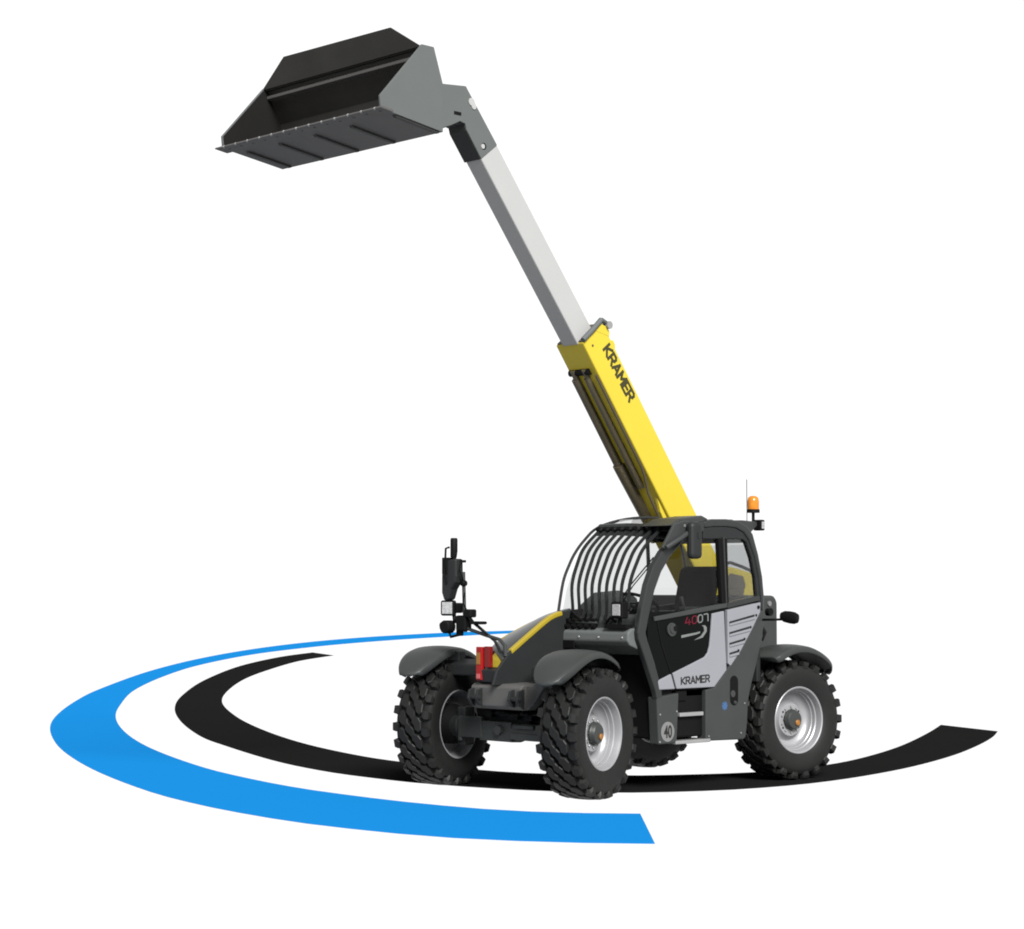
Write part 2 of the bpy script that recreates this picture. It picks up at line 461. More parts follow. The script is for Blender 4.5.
b.build('towing_lug', M['anthracite_dark'], pl, bevel=.004)
b = MB()
rnd = random.Random(3)
for k in range(9):
    y = -.26+.075*k; z = .735+.02*rnd.random(); x = 1.56+.06*rnd.random()
    b.tube([(1.40, y-.05, .77), (x, y, z), (x+.02, y+.09+.05*rnd.random(), z+.02*rnd.random()), (1.42, y+.16, .76)], .013+.008*rnd.random(), 8)
b.box(1.45, 1.60, .05, .19, .70, .76); b.box(1.44, 1.58, .26, .36, .69, .77); b.box(1.42, 1.62, -.22, -.15, .71, .77)
b.box(1.40, 1.50, -.3, .42, .67, .79)
b.build('hydraulic_hose', M['black'], T)

# ---- axles
def axle(x, rz):
    b = MB()
    b.prism([(-.10,.50),(.10,.50),(.13,.55),(.11,.66),(-.11,.66),(-.13,.55)], -.60, .62)
    Tm = Matrix.Translation((0, -.02, .585))
    b.lathe([(.02,-.24),(.08,-.22),(.112,-.12),(.118,0),(.112,.12),(.08,.22),(.02,.24)], 24, Tm)
    o = b.build('axle', M['anthracite'], T, bevel=.015); o.location = (x, 0, 0)
    d = 1 if x > 0 else -1
    c = MB(); c.tube([(d*.10, -.05, .59), (d*.17, -.05, .59)], .05, 6); c.box(d*.06, d*.135, -.60, -.30, .50, .70); c.box(d*.06, d*.125, -.34, .10, .48, .67)
    c.box(d*.10-.01, d*.10+.05, .16, .42, .615, .65); c.box(d*.10, d*.10+.045, .10, .56, .51, .57)
    c.box(d*.08, d*.08+.05, -.64, -.60, .46, .70)
    c.build('axle_fitting', M['anthracite'], o, bevel=.008)
    for sy in (1, -1):
        k = MB(); k.box(-.09, .09, -.05, .05, -.19, .19, Matrix.Translation((0, sy*.66, .6)) @ Matrix.Rotation(rz, 4, 'Z'))
        k.tube([(0, sy*.66, .6), (0-.0, sy*.80, .6)], .13, 20)
        k.build('steering_knuckle', M['anthracite_dark'], o, bevel=.02)
    return o
axle(WX, SF); axle(-WX, SR)

# ---- red marker lamps beside the nose
b = MB(); b.box(1.77, 1.82, -.150, -.072, 1.07, 1.385); lamp = b.build('marker_lamp', M['red'], T, bevel=.006)
b = MB(); b.box(1.821, 1.826, -.138, -.088, 1.22, 1.33); b.build('lens', M['orange'], lamp)
b = MB(); b.box(1.821, 1.826, -.138, -.088, 1.085, 1.13); b.build('reflector', mat('pink_reflector', (.22, .05, .05), .4, spec=.2), lamp)
b = MB(); b.box(1.75, 1.80, -.062, .015, 1.19, 1.39); b.build('marker_lamp', mat('dark_red_lens', (.075, .0025, .0025), .3, spec=.2), T, bevel=.006)

# ---- cab
AOUT = [(.583,.880),(.601,.956),(.748,1.273),(.839,1.457),(.847,1.522),(.790,1.746),(.720,1.980),(.629,2.154),(.500,2.299),(.296,2.456),(.090,2.557),(-.124,2.600)]
AIN = [(.502,.896),(.508,.972),(.606,1.231),(.711,1.452),(.732,1.520),(.667,1.745),(.602,1.925),(.508,2.098),(.385,2.239),(.209,2.380),(.031,2.470),(-.123,2.500)]
ROUT = [(-.124,2.600),(-.267,2.623),(-.476,2.628),(-.645,2.617),(-.794,2.565),(-.880,2.486),(-.965,2.279),(-1.026,2.059),(-1.050,1.867),(-1.046,1.71)]
RIN = [(-.123,2.425),(-.265,2.428),(-.467,2.431),(-.621,2.434),(-.738,2.429),(-.792,2.395),(-.869,2.245),(-.930,2.045),(-.952,1.867),(-.975,1.71)]
b = MB()
b.prism(AOUT+AIN[::-1], .985, 1.052)
cab = b.build('cab_pillar', M['frame'], T, bevel=.014)
b = MB(); RMID = [(-.124,2.535),(-.265,2.548),(-.467,2.552),(-.610,2.543),(-.735,2.500),(-.815,2.425),(-.905,2.255),(-.966,2.050),(-.992,1.867),(-1.005,1.71)]
b.prism(ROUT+RMID[::-1], .97, 1.050)
b.build('cab_roof_rail', M['frame'], T, bevel=.02)
b = MB(); b.prism(RMID+RIN[::-1], .98, 1.036)
b.build('cab_inner_frame', M['anthracite_dark'], T, bevel=.008)
b = MB()
b.prism([(-.345,2.43),(-.405,2.43),(-.455,1.74),(-.402,1.72)], .99, 1.046)
b.prism([(-.425,2.43),(-.480,2.43),(-.500,1.74),(-.462,1.74)], .99, 1.046)
b.build('cab_pillar', M['black'], T, bevel=.008)
b = MB(); b.prism([(-.409,2.45),(-.421,2.45),(-.461,1.75),(-.450,1.75)], 1.02, 1.056); b.build('door_hinge_strip', M['anthracite'], T, bevel=.003)
# right-hand pillar line of the cab and rails
RP = [(.89,1.60),(.87,1.72),(.805,2.0),(.725,2.16),(.635,2.29),(.50,2.42),(.30,2.55),(-.10,2.64),(-.55,2.665),(-.80,2.60),(-.90,2.48),(-1.0,2.25),(-1.05,1.85)]
b = MB(); b.tube([(v.x, .02, v.y) for v in smooth_line([Vector(p) for p in RP], 4)], .015, 8)
b.tube([(-.42, .02, 2.65), (-.47, .02, 1.75)], .02, 8)
b.build('cab_pillar', M['frame'], T)
b = MB(); b.prism([(.82,1.05),(.86,1.62),(-1.04,1.80),(-1.0,1.0)], .0, .035); b.build('cab_side_wall', M['anthracite_dark'], T)
b = MB(); b.box(-1.04, -.98, .0, 1.0, 1.0, 1.82); b.box(-.90, -.84, .0, .98, 2.40, 2.45)
b.build('cab_rear_wall', M['anthracite_dark'], T, bevel=.01)
b = MB(); b.box(-1.0, .60, .0, .98, 1.30, 1.34); b.build('cab_floor', M['black'], T)
b = MB()       # dashboard and console inside
b.prism([(.78,1.34),(.80,1.64),(.60,1.70),(.45,1.62),(.45,1.34)], .06, .62)
b.prism([(.66,1.34),(.68,1.66),(.54,1.70),(.48,1.34)], .62, .95)
b.build('dashboard', M['bucket'], T, bevel=.03)
b = MB()       # rounded engine-side console seen through the windscreen
b.prism([(.70,1.60),(.64,1.78),(.45,1.90),(.15,1.92),(-.1,1.86),(-.1,1.60)], .05, .22)
b.build('side_console', M['bucket'], T, bevel=.06)
# roof: glass in front, panel behind
WL = [(.820,1.560),(.780,1.70),(.690,1.90),(.600,2.06),(.53,2.155),(.40,2.28),(.296,2.38),(.09,2.53)]
WR = [(.850,1.600),(.82,1.73),(.765,1.93),(.70,2.08),(.635,2.18),(.55,2.31),(.45,2.41),(.28,2.55)]
rows = []
for j in range(9):
    t = j/8
    rows.append([(xa+(xb-xa)*t+.05*math.sin(PI*t), 1.0-.97*t, za+(zb-za)*t) for (xa, za), (xb, zb) in zip(WL, WR)])
b = MB(); b.grid(rows); b.build('windscreen', M['glass'], T)
b = MB(); b.grid([[(.28,.03,2.55),(.0,.03,2.635),(-.45,.03,2.66)], [(.09,1.0,2.55),(-.1,1.0,2.59),(-.45,1.0,2.62)]])
b.build('roof_window', M['glass'], T)
b = MB(); b.prism([(-.44,2.56),(-.44,2.625),(-.64,2.63),(-.80,2.58),(-.93,2.45),(-.86,2.42),(-.74,2.52)], .03, .99)
roof = b.build('cab_roof', M['frame'], T, bevel=.02)
b = MB(); b.tube([(.05,.99,2.50),(.20,.75,2.535),(.29,.4,2.55),(.28,.03,2.55)], .035, 8)
b.build('roof_header', M['frame'], T)
# door and rear side window panes
b = MB(); b.grid([[(.69,1.012,1.668),(.615,1.012,1.925),(.52,1.012,2.098),(.39,1.012,2.245),(.20,1.012,2.39),(-.088,1.012,2.425),(-.344,1.012,2.429)],
                  [(.40,1.012,1.688),(.30,1.012,1.70),(.20,1.012,1.71),(.1,1.012,1.72),(0,1.012,1.74),(-.2,1.012,1.765),(-.392,1.012,1.782)]], False)
door = empty('door', (0, 0, 0), 0, T)
o = b.build('door_window', M['glass'], door)
b = MB(); b.prism([(-.474,2.431),(-.738,2.429),(-.792,2.395),(-.869,2.245),(-.93,2.045),(-.949,1.869),(-.484,1.806)], 1.008, 1.012)
b.build('side_window', M['glass'], T)
b = MB(); b.add([(-.99,.03,1.82),(-.99,.98,1.82),(-.95,.98,2.38),(-.95,.03,2.38)], [(0,1,2,3)]); b.build('rear_window', M['glass'], T)
b = MB(); b.prism([(.62,1.672),(.615,1.628),(-.445,1.750),(-.445,1.795)], .99, 1.060); b.build('window_sill', M['anthracite'], door, bevel=.006)
b = MB(); b.prism([(-.470,1.795),(-.470,1.745),(-.975,1.820),(-.965,1.870)], .99, 1.054); b.build('window_sill', M['frame'], T, bevel=.006)
# lower door: black glazing, silver panels
b = MB(); b.prism([(.700,1.72),(-.44,1.74),(-.46,1.10),(-.26,.98),(.555,.98),(.58,1.10),(.70,1.40)], .985, 1.040)
b.build('lower_door_glass', M['blackgloss'], door, bevel=.006)
SD = [(-.232,1.694),(-.411,1.718),(-.444,1.136),(-.256,.975),(.299,.975),(.356,1.127),(.13,1.195),(-.117,1.272),(-.165,1.315),(-.190,1.375),(-.204,1.46)]
b = MB(); b.prism(SD, 1.02, 1.056); dp = b.build('door_panel', M['silver'], door, bevel=.008)
b = MB(); b.prism([(.378,1.121),(.321,.975),(.551,.974),(.572,1.06)], 1.02, 1.054); b.build('corner_panel', M['silver'], T, bevel=.008)
# door gap line
b = MB(); b.tube([(.310,1.041,.975),(.368,1.041,1.125),(.50,1.041,1.40),(.575,1.041,1.66)], .008, 6); b.build('door_seal', M['black'], door)
b = MB(); b.disc((.36,1.036,1.545), .066, (0,1,0), .02, 28); b.disc((.352,1.05,1.55), .045, (0,1,0), .014, 24)
b.build('door_handle', M['anthracite'], door, bevel=.004)
b = MB(); b.disc((.325,1.060,1.555), .028, (0,1,0), .006, 20); b.build('door_lock', M['black'], door)
stroke_text('door_lettering', 'KRAMER', M['letter'], door, (.245,1.0565,1.010), (-1,0,.035), (0,0,1), .43, .078, sw=.22)
stroke_text('model_number', '40', M['letter_red'], door, (.165,1.0412,1.578), (-1,0,.12), (0,0,1), .185, .082, sw=.15)
stroke_text('model_number', '07', M['letter_grey'], door, (-.025,1.0412,1.600), (-1,0,.12), (0,0,1), .165, .082, sw=.15)
b = MB()
sw = []
for k in range(17):
    t = k/16; sw.append((.205-.345*t, 1.465+.030*t+.055*t*t, ))
top = [(x, z+.006+.018*min(1, 3*(1-i/16))) for i, (x, z) in enumerate(sw)]
b.prism([(.215,1.462),(.0,1.492),(-.06,1.505),(-.06,1.522),(.0,1.512),(.215,1.488)], 1.040, 1.0425)
b.prism([(.03,1.437),(-.07,1.475),(-.125,1.525),(-.115,1.565),(-.085,1.580),(-.135,1.580),(-.160,1.560),(-.160,1.520),(-.10,1.462)], 1.040, 1.0425)
b.build('door_emblem', M['letter_grey'], door)
# louvred panel
LV = [(-.464,1.727),(-.983,1.80),(-.974,1.703),(-.846,1.534),(-.672,1.328),(-.507,1.174),(-.470,1.20)]
b = MB(); b.prism(LV, 1.0, 1.054); lp = b.build('louvre_panel', M['silver'], T, bevel=.006)
b = MB()
def rear_x(z):
    return interp([(-.507,1.174),(-.672,1.328),(-.846,1.534),(-.974,1.703),(-.983,1.80)], z)
for z in (1.600, 1.495, 1.390, 1.292):
    x1 = rear_x(z+.06)+.06; sl = (-.492-x1)*.17
    b.prism([(-.488,z-.008),(x1,z-.008+sl),(x1,z+.014+sl),(-.488,z+.012)], 1.044, 1.0555)
b.build('louvre_gap', M['anthracite_dark'], lp)
b = MB()
for z in (1.600, 1.495, 1.390, 1.292):
    x1 = rear_x(z+.06)+.06; sl = (-.492-x1)*.17
    b.prism([(-.488,z-.030),(x1,z-.034+sl),(x1,z-.0085+sl),(-.488,z-.0085)], 1.044, 1.064)
b.build('louvre', M['silver'], lp, bevel=.004)
b = MB(); b.disc((-.94,1.055,1.752), .018, (0,1,0), .008, 12)
for z in (1.672,1.554,1.438,1.326): b.disc((rear_x(z)+.045,1.055,z), .012, (0,1,0), .006, 10)
b.build('louvre_bolt', M['black'], lp)
# body side below
LR = [(-.135,.95),(-.256,.970),(-.450,1.136),(-.656,1.309),(-.846,1.534),(-.990,1.72),(-1.048,1.72),(-1.019,1.461),(-.926,1.203),(-.84,.996),(-.784,.829),(-.767,.611),(-.74,.46),(-.70,.442),(-.131,.455)]
b = MB(); b.prism(LR, .93, 1.050); sp = b.build('body_side_panel', M['anthracite'], T, bevel=.012)
b = MB()
slot = []
for k in range(24):
    a = 2*PI*k/24; slot.append((-.560+.062*math.cos(a), .931+.085*(1 if math.sin(a) > 0 else -1)+.062*math.sin(a)))
b.prism(slot, 1.045, 1.0525); b.build('body_opening', M['black'], sp)
b = MB(); b.tube([(-.575,1.056,.815),(-.545,1.056,.810)], .018, 8); b.disc((-.535,1.054,.90), .035, (0,1,0), .006, 12)
b.build('filler_valve', M['hub'], sp)
b = MB()
for k in range(4):
    a = k*PI/4
    Tm = Matrix.Translation((-.415,0,.785)) @ Matrix.Rotation(a, 4, 'Y')
    b.box(-.042, .042, 1.050, 1.0520+.0002*k, -.010, .010, Tm)
b.build('body_decal', M['blue_decal'], sp)
b = MB(); b.prism([(.583,.905),(.263,.935),(.296,.458),(.555,.455)], .93, 1.050); lf = b.build('lower_front_panel', M['anthracite'], T, bevel=.012)
b = MB(); ring = [(.430+.095*math.cos(2*PI*k/32), .572+.095*math.sin(2*PI*k/32)) for k in range(32)]
b.prism(ring, 1.049, 1.0520); b.build('speed_disc', M['decal'], lf)
text_mesh('speed_number', '40', M['letter'], lf, (.487,1.0530,.512), (-1,0,.0), (0,0,1), .115, .122, .025)
b = MB()
for x, z in ((.54,.74),(.30,.76),(.545,.48)): b.disc((x,1.046,z), .009, (0,1,0), .010, 10)
b.build('panel_bolt', M['steel'], lf)
b = MB()
for x, z in ((-.66,.51),(-.17,.50),(-.72,.80)): b.disc((x,1.046,z), .008, (0,1,0), .010, 10)
b.build('panel_bolt', M['steel'], sp)
# step well
b = MB(); b.box(-.14, .29, .80, .82, .46, .98); b.box(-.15,.31,.82,1.0,.90,.955); b.box(.12,.27,.9,1.02,.86,.95)
b.build('step_well', M['black'], T)
b = MB(); b.box(-.105, .245, .84, 1.045, .705, .742); b.box(-.19,.32,.84,1.060,.445,.478)
b.build('step', M['steel'], T, bevel=.006)
# cowl under the windscreen
b = MB()
b.prism([(.62,1.30),(.90,1.40),(.935,1.44),(.93,1.52),(.88,1.56),(.62,1.58)], .08, 1.0)
cw = b.build('cowl', M['bucket'], T, bevel=.015)
b = MB(); b.box(.93,.942,.10,.30,1.36,1.44); b.box(.80,.93,.06,.22,1.37,1.47); b.build('cowl_bracket', M['black'], cw, bevel=.006)
b = MB()
for y in (.36,.62,.93): b.disc((.925,y,1.475), .010, (1,0,0), .016, 8)
b.build('cowl_bolt', M['steel'], cw)
# screen guard: bars in front of the windscreen
gd = empty('screen_guard', (0,0,0), 0, T)
def guard_dx(y): return -.16*max(0, (y-.35))**1.2
PB = [(.90,1.57),(.865,1.63),(.82,1.73),(.805,1.98),(.70,2.20),(.59,2.35),(.36,2.525)]
PBs = [(v.x, v.y) for v in smooth_line([Vector(p) for p in PB], 5)]
for k in range(9):
    y0, y1 = .170+.088*k, .085+.094*k
    dx = guard_dx(y1); pts = []
    for x, z in PBs:
        t = min(1, max(0, (z-1.57)/.85)); pts.append((x+dx*(.3+.7*t), y0+(y1-y0)*t, z))
    if 5 <= k: pts = pts[6:] if k < 8 else pts[10:]
    n = len(pts); hw = .0095
    ring = []
    for i in range(n):
        p = Vector(pts[i]); inn = Vector((-.027, 0, -.013))
        ring.append([p+Vector((0, hw, 0)), p-Vector((0, hw, 0)), p-Vector((0, hw, 0))+inn, p+Vector((0, hw, 0))+inn])
    b = MB(); vs = [v for r in ring for v in r]
    fs = [(i*4+j, i*4+(j+1) % 4, i*4+4+(j+1) % 4, i*4+4+j) for i in range(n-1) for j in range(4)]
    b.add(vs, fs+[(0,1,2,3), (4*n-4,4*n-1,4*n-2,4*n-3)])
    b.build('guard_bar', M['anthracite_dark'], gd)
b = MB()
for k in range(9):
    y0, y1 = .170+.088*k, .085+.094*k; dx = guard_dx(y1)
    b.disc((.37+dx, y1-.018, 2.53), .022, (0,1,0), .036, 12)
    if k < 5: b.disc((.90+.3*dx, y0-.022, 1.575), .026, (0,1,0), .044, 12); b.disc((.885+.3*dx, y0-.018, 1.635), .02, (0,1,0), .036, 12)
b.build('guard_mount', M['black'], gd)
b = MB()
b.tube([(.36, .06, 2.52), (.35, .4, 2.525), (.26, .70, 2.52), (.18, .93, 2.50)], .016, 8)
b.tube([(.885, .13, 1.61), (.885, .56, 1.61)], .014, 8)
b.grid([[(.40,.06,2.46),(.41,.4,2.46),(.33,.72,2.44),(.25,.98,2.40)],[(.31,.06,2.53),(.31,.4,2.535),(.22,.72,2.52),(.12,.98,2.49)]])
b.build('guard_crossbar', M['anthracite_dark'], gd)
# wiper
b = MB(); b.tube([(.77,.66,1.72),(.70,.82,1.97),(.52,.96,2.24)], .007, 6); b.tube([(.78,.71,1.72),(.71,.87,1.97),(.53,.99,2.22)], .006, 6)
b.build('wiper', M['black'], T)
# work lamp on the cowl
b = MB(); b.box(.86,.955,.80,.945,1.655,1.815); wl = b.build('work_lamp', M['black'], T, bevel=.015)
b = MB(); b.box(.953,.963,.825,.925,1.682,1.790); b.build('lens', M['lens'], wl, bevel=.01)
b = MB(); b.tube([(.90,.87,1.56),(.90,.87,1.66)], .018, 8); b.box(.84,.94,.70,.98,1.56,1.60); b.tube([(.88,.66,1.60),(.90,.74,1.66),(.88,.80,1.62)], .016, 8)
b.build('lamp_bracket', M['black'], wl)
# seat, steering wheel, joystick
b = MB()
b.prism([(-.60,1.55),(-.48,1.55),(-.64,2.15),(-.76,2.17)], .26, .75)
b.prism([(-.62,1.46),(-.62,1.60),(-.10,1.62),(-.06,1.54),(-.10,1.46)], .24, .77)
b.build('seat', M['seat'], T, bevel=.05, seg=3)
b = MB(); ring = []
for k in range(29):
    a = 2*PI*k/28; v = Vector((.0, .19*math.cos(a), .19*math.sin(a)))
    v = Matrix.Rotation(math.radians(62), 3, 'Y') @ v; ring.append(v+Vector((.28,.56,1.80)))
b.tube(ring, .017, 8, cap=False); b.tube([(.28,.56,1.79),(.50,.56,1.60)], .03, 8); b.box(.25,.31,.40,.72,1.785,1.80)
b.build('steering_wheel', M['black'], T)
b = MB(); b.box(-.45,-.05,.78,.86,1.72,1.76); b.tube([(-.10,.80,1.74),(-.06,.80,1.86)], .02, 8)
b.build('armrest', M['anthracite'], T, bevel=.012)
# upper-left mirror on its bracket
b = MB(); b.box(.06,.225,1.10,1.20,2.225,2.585); mi = b.build('upper_mirror', M['anthracite_dark'], T, bevel=.045, seg=3)
b = MB()
b.prism([(.53,2.33),(.48,2.31),(.22,2.40),(.0,2.50),(-.05,2.56),(.20,2.60),(.36,2.56)], 1.055, 1.085)
b.tube([(.50,1.10,2.33),(.30,1.11,2.42),(.12,1.13,2.52)], .028, 8)
b.build('mirror_arm', M['anthracite'], mi, bevel=.01)
b = MB()
for k in range(3): b.box(.20-.055*k, .225-.055*k, 1.086, 1.092, 2.535, 2.56)
b.build('marker_light', M['decal'], mi)
b = MB(); b.box(.11,.15,1.20,1.206,2.42,2.48); b.build('mirror_badge', M['anthracite_dark'], mi)
b = MB(); b.prism([(.38,2.545),(.20,2.62),(-.12,2.655),(-.22,2.62),(-.10,2.57),(.10,2.53)], .66, 1.03)
b.build('roof_visor', M['anthracite'], T, bevel=.015)
# beacon, aerial and rear lamp
b = MB(); b.tube([(-1.0,.95,2.60),(-1.0,.95,2.71)], .016, 10); b.tube([(-1.0,.95,2.705),(-1.0,.95,2.74)], .066, 20); bs = b.build('beacon', M['black'], T)
b = MB(); b.lathe([(.058,.0),(.060,.03),(.060,.085),(.052,.118),(.030,.135),(.001,.138)], 28, Matrix.Translation((-1.0,.95,2.74)) @ Matrix.Rotation(PI/2, 4, 'X'))
b.build('beacon_lens', M['amber'], bs)
b = MB(); b.prism([(-.62,2.622),(-.80,2.625),(-1.02,2.615),(-1.04,2.58),(-.92,2.50),(-.83,2.56)], .90, .98); b.build('beacon_bracket', M['anthracite'], bs, bevel=.008)
b = MB(); b.tube([(-.90,.95,2.61),(-.90,.95,3.04)], .004, 6); b.build('aerial', M['black'], T)
b = MB(); b.box(-1.09,-1.02,.93,1.03,2.525,2.635); rl = b.build('work_lamp', M['black'], T, bevel=.012)
b = MB(); b.box(-1.080,-1.035,1.028,1.034,2.545,2.615); b.build('lens', M['lens'], rl)
# rear-left side mirror
b = MB(); b.tube([(-1.02,1.05,1.625),(-1.03,1.28,1.63)], .012, 8); ms = b.build('side_mirror', M['black'], T)
Tm = Matrix.Translation((-1.03,1.385,1.652)) @ Matrix.Rotation(-.12, 4, 'X') @ Matrix.Scale(.55, 4, (1,0,0))
b = MB(); b.lathe([(.001,-.125),(.035,-.115),(.056,-.07),(.062,0),(.060,.06),(.045,.10),(.001,.112)], 20, Tm); b.build('mirror_head', M['black'], ms)
# rear body and hydraulic box
b = MB()
b.prism([(-1.95,1.0),(-1.95,1.80),(-1.90,1.865),(-1.40,1.87),(-1.30,1.0)], -.9, .50)
rb_ = b.build('rear_body', M['anthracite'], T, bevel=.03)
b = MB(); b.box(-1.35,-.86,.05,.90,.95,1.30)
b.build('inner_rear_arch', M['black'], T, bevel=.02)
b = MB(); b.disc((-1.30,.88,1.70), .04, (0,1,0), .05, 16); b.box(-1.42,-1.38,.50,.53,1.72,1.80); b.build('rear_lamp', M['black'], T)
b = MB(); b.disc((-1.80,.49,1.78), .028, (0,1,0), .025, 16); b.build('rear_lamp', M['decal'], T)
b = MB(); b.tube([(-1.03,1.0,1.56),(-1.06,1.03,1.50),(-1.04,1.0,1.42)], .03, 8); b.build('grab_handle', M['black'], T)
# boom pivot tower
b = MB()
MNT = [(-1.40,1.05),(-1.42,1.90),(-1.50,2.08),(-1.64,2.17),(-1.78,2.15),(-1.98,2.11),(-2.06,2.06),(-2.10,1.98),(-2.06,1.89),(-1.98,1.80),(-1.90,1.05)]
b.prism(MNT, .05, .10)
b.prism(MNT, -.46, -.41)
b.build('boom_mount', M['yellow'], T, bevel=.01)
b = MB(); b.prism([(-1.50,1.86),(-1.52,2.04),(-1.66,2.10),(-1.86,2.07),(-1.90,1.98),(-1.86,1.86)], .099, .104); b.build('mount_recess', M['cylinder'], T)
b = MB(); b.tube([(-1.50,.06,2.19),(-1.70,.06,2.215),(-1.90,.06,2.17),(-2.04,.06,2.13),(-2.10,.04,2.05)], .018, 8); b.build('boom_hose', M['black'], T)

# ---- boom
A1 = math.radians(51.6); u1 = Vector((math.cos(A1), 0, math.sin(A1))); n1 = Vector((-math.sin(A1), 0, math.cos(A1)))
A2 = math.radians(53.0); u2 = Vector((math.cos(A2), 0, math.sin(A2))); n2 = Vector((-math.sin(A2), 0, math.cos(A2)))
def beam(b, P, u, n, s0, s1, h0, h1, y0, y1):
    vs = [Vector((P[0], y, P[1]))+u*s+n*h for s in (s0, s1) for y in (y0, y1) for h in (h0, h1)]
    b.add(vs, [(0,1,3,2),(4,6,7,5),(0,4,5,1),(2,3,7,6),(0,2,6,4),(1,5,7,3)]); return b
Pw = (1.85, 6.07); Py = (.515, 4.395)
b = beam(MB(), Py, u2, n2, -3.35, 0, 0, .365, -.365, .018)
boom = b.build('boom', M['yellow'], T, bevel=.014)
b = beam(MB(), Pw, u1, n1, -2.16, .02, 0, .268, -.270, -.052)
inner = b.build('inner_boom', M['boomwhite'], T, bevel=.012)
# collar and hose guide at the mouth of the outer boom
b = beam(MB(), Py, u2, n2, .0, .012, .012, .35, -.35, .004)
b.build('boom_collar', M['cylinder'], boom, bevel=.004)
b = MB()
def bpnt(s, h, y):
    v = Vector((Py[0], y, Py[1]))+u2*s+n2*h; return (v.x, v.y, v.z)
def xz(s, h): v = bpnt(s, h, 0); return (v[0], v[2])
b.tube([bpnt(.022,.01,.024), bpnt(.03,.20,.024), bpnt(.045,.36,.024)], .028, 10)
b.tube([bpnt(.045,.36,.03), bpnt(-.01,.40,.02), bpnt(-.05,.40,0)], .022, 10)
b.build('hose_guide', M['bucket'], boom)
b = MB(); b.tube([bpnt(-.055,.415,.05), bpnt(-.055,.415,-.08)], .040, 18); b.build('guide_roller', M['steel'], boom)
b = MB(); b.prism([xz(.0,.22), xz(.005,.34), xz(-.05,.385), xz(-.12,.40), xz(-.16,.36)], -.03, .021)
b.prism([xz(-.20,.36), xz(-.22,.395), xz(-.27,.395), xz(-.32,.36)], -.02, .014)
b.build('boom_lug', M['yellow'], boom, bevel=.006)
b = MB(); b.disc(bpnt(-.10,.10,.016), .012, (0,1,0), .008, 10); b.build('boom_bolt', M['cylinder'], boom)
e = bpnt(-.205, .195, .019)
stroke_text('boom_lettering', 'KRAMER', M['letter_yel'], boom, e, -u2, n2, .655, .135)
# extension cylinder and pipes let into the underside
b = MB()
b.tube([bpnt(-.40,-.012,-.145), bpnt(-1.75,-.020,-.145)], .038, 16)
b.tube([bpnt(-.40,-.018,-.300), bpnt(-1.75,-.025,-.300)], .048, 16)
b.tube([bpnt(-.30,-.012,-.135), bpnt(-.41,-.012,-.135)], .030, 12)
b.tube([bpnt(-.30,-.018,-.285), bpnt(-.41,-.018,-.285)], .032, 12)
b.build('lift_cylinder', M['cylinder'], boom)
b = MB(); b.tube([bpnt(-.38,-.012,-.01), bpnt(-1.50,-.012,-.01), bpnt(-1.60,-.02,-.02), bpnt(-1.80,-.055,-.05), bpnt(-2.3,-.075,-.06)], .014, 8)
b.build('hydraulic_pipe', M['cylinder'], boom)
b = MB(); b.tube([bpnt(-1.45,-.03,-.29), bpnt(-1.50,-.03,-.29), bpnt(-2.42,-.005,-.285)], .066, 18)
b.build('cylinder_barrel', M['cylinder'], boom)
b = MB(); b.tube([bpnt(-.335,-.005,-.35), bpnt(-.335,-.005,-.07)], .036, 14)
b.build('cylinder_clamp', M['black'], boom)
b = MB(); b.tube([bpnt(-2.36,-.015,-.35), bpnt(-2.36,-.015,-.20)], .078, 14); b.build('cylinder_joint', M['black'], boom)
b = MB()
b.prism([xz(-1.90,.002), xz(-2.05,-.045), xz(-2.42,-.085), xz(-2.46,.002)], -.06, -.02)
b.prism([xz(-1.90,.002), xz(-2.05,-.045), xz(-2.42,-.085), xz(-2.46,.002)], -.33, -.29)
b.build('cylinder_bracket', M['yellow'], boom, bevel=.006)

# boom head
HD = [(1.85,6.068),(1.64,6.232),(2.055,6.742),(2.35,6.715),(3.27,6.62),(3.27,6.34),(2.62,6.345),(2.37,6.285),(2.24,6.335),(2.13,6.39),(2.06,6.375),(2.045,6.32)]
b = MB(); b.prism(HD, -.066, -.045)
head = b.build('boom_head', M['bucket'], T, bevel=.005)
b = MB(); b.prism([(1.852,6.064),(1.645,6.234),(2.05,6.73),(2.34,6.70),(2.36,6.284),(2.25,6.325),(2.14,6.384),(2.062,6.365),(2.047,6.312)], -.285, -.064)
b.build('head_housing', M['anthracite_dark'], head)  # dark paint stands in for the shade under the head
b = MB(); b.tube([(1.985,-.046,6.60),(1.985,-.038,6.60)], .038, 18); b.tube([(1.955,-.046,6.56),(1.955,-.037,6.56)], .03, 18)
b.tube([(1.835,-.046,6.19),(1.835,-.038,6.19)], .024, 16); b.build('head_pin', M['boomwhite'], head)
b = MB(); b.tube([(1.822,-.046,6.193),(1.822,-.042,6.193)], .033, 16); b.box(2.12,2.21,-.046,-.040,6.445,6.475, None); b.build('head_opening', M['black'], head)

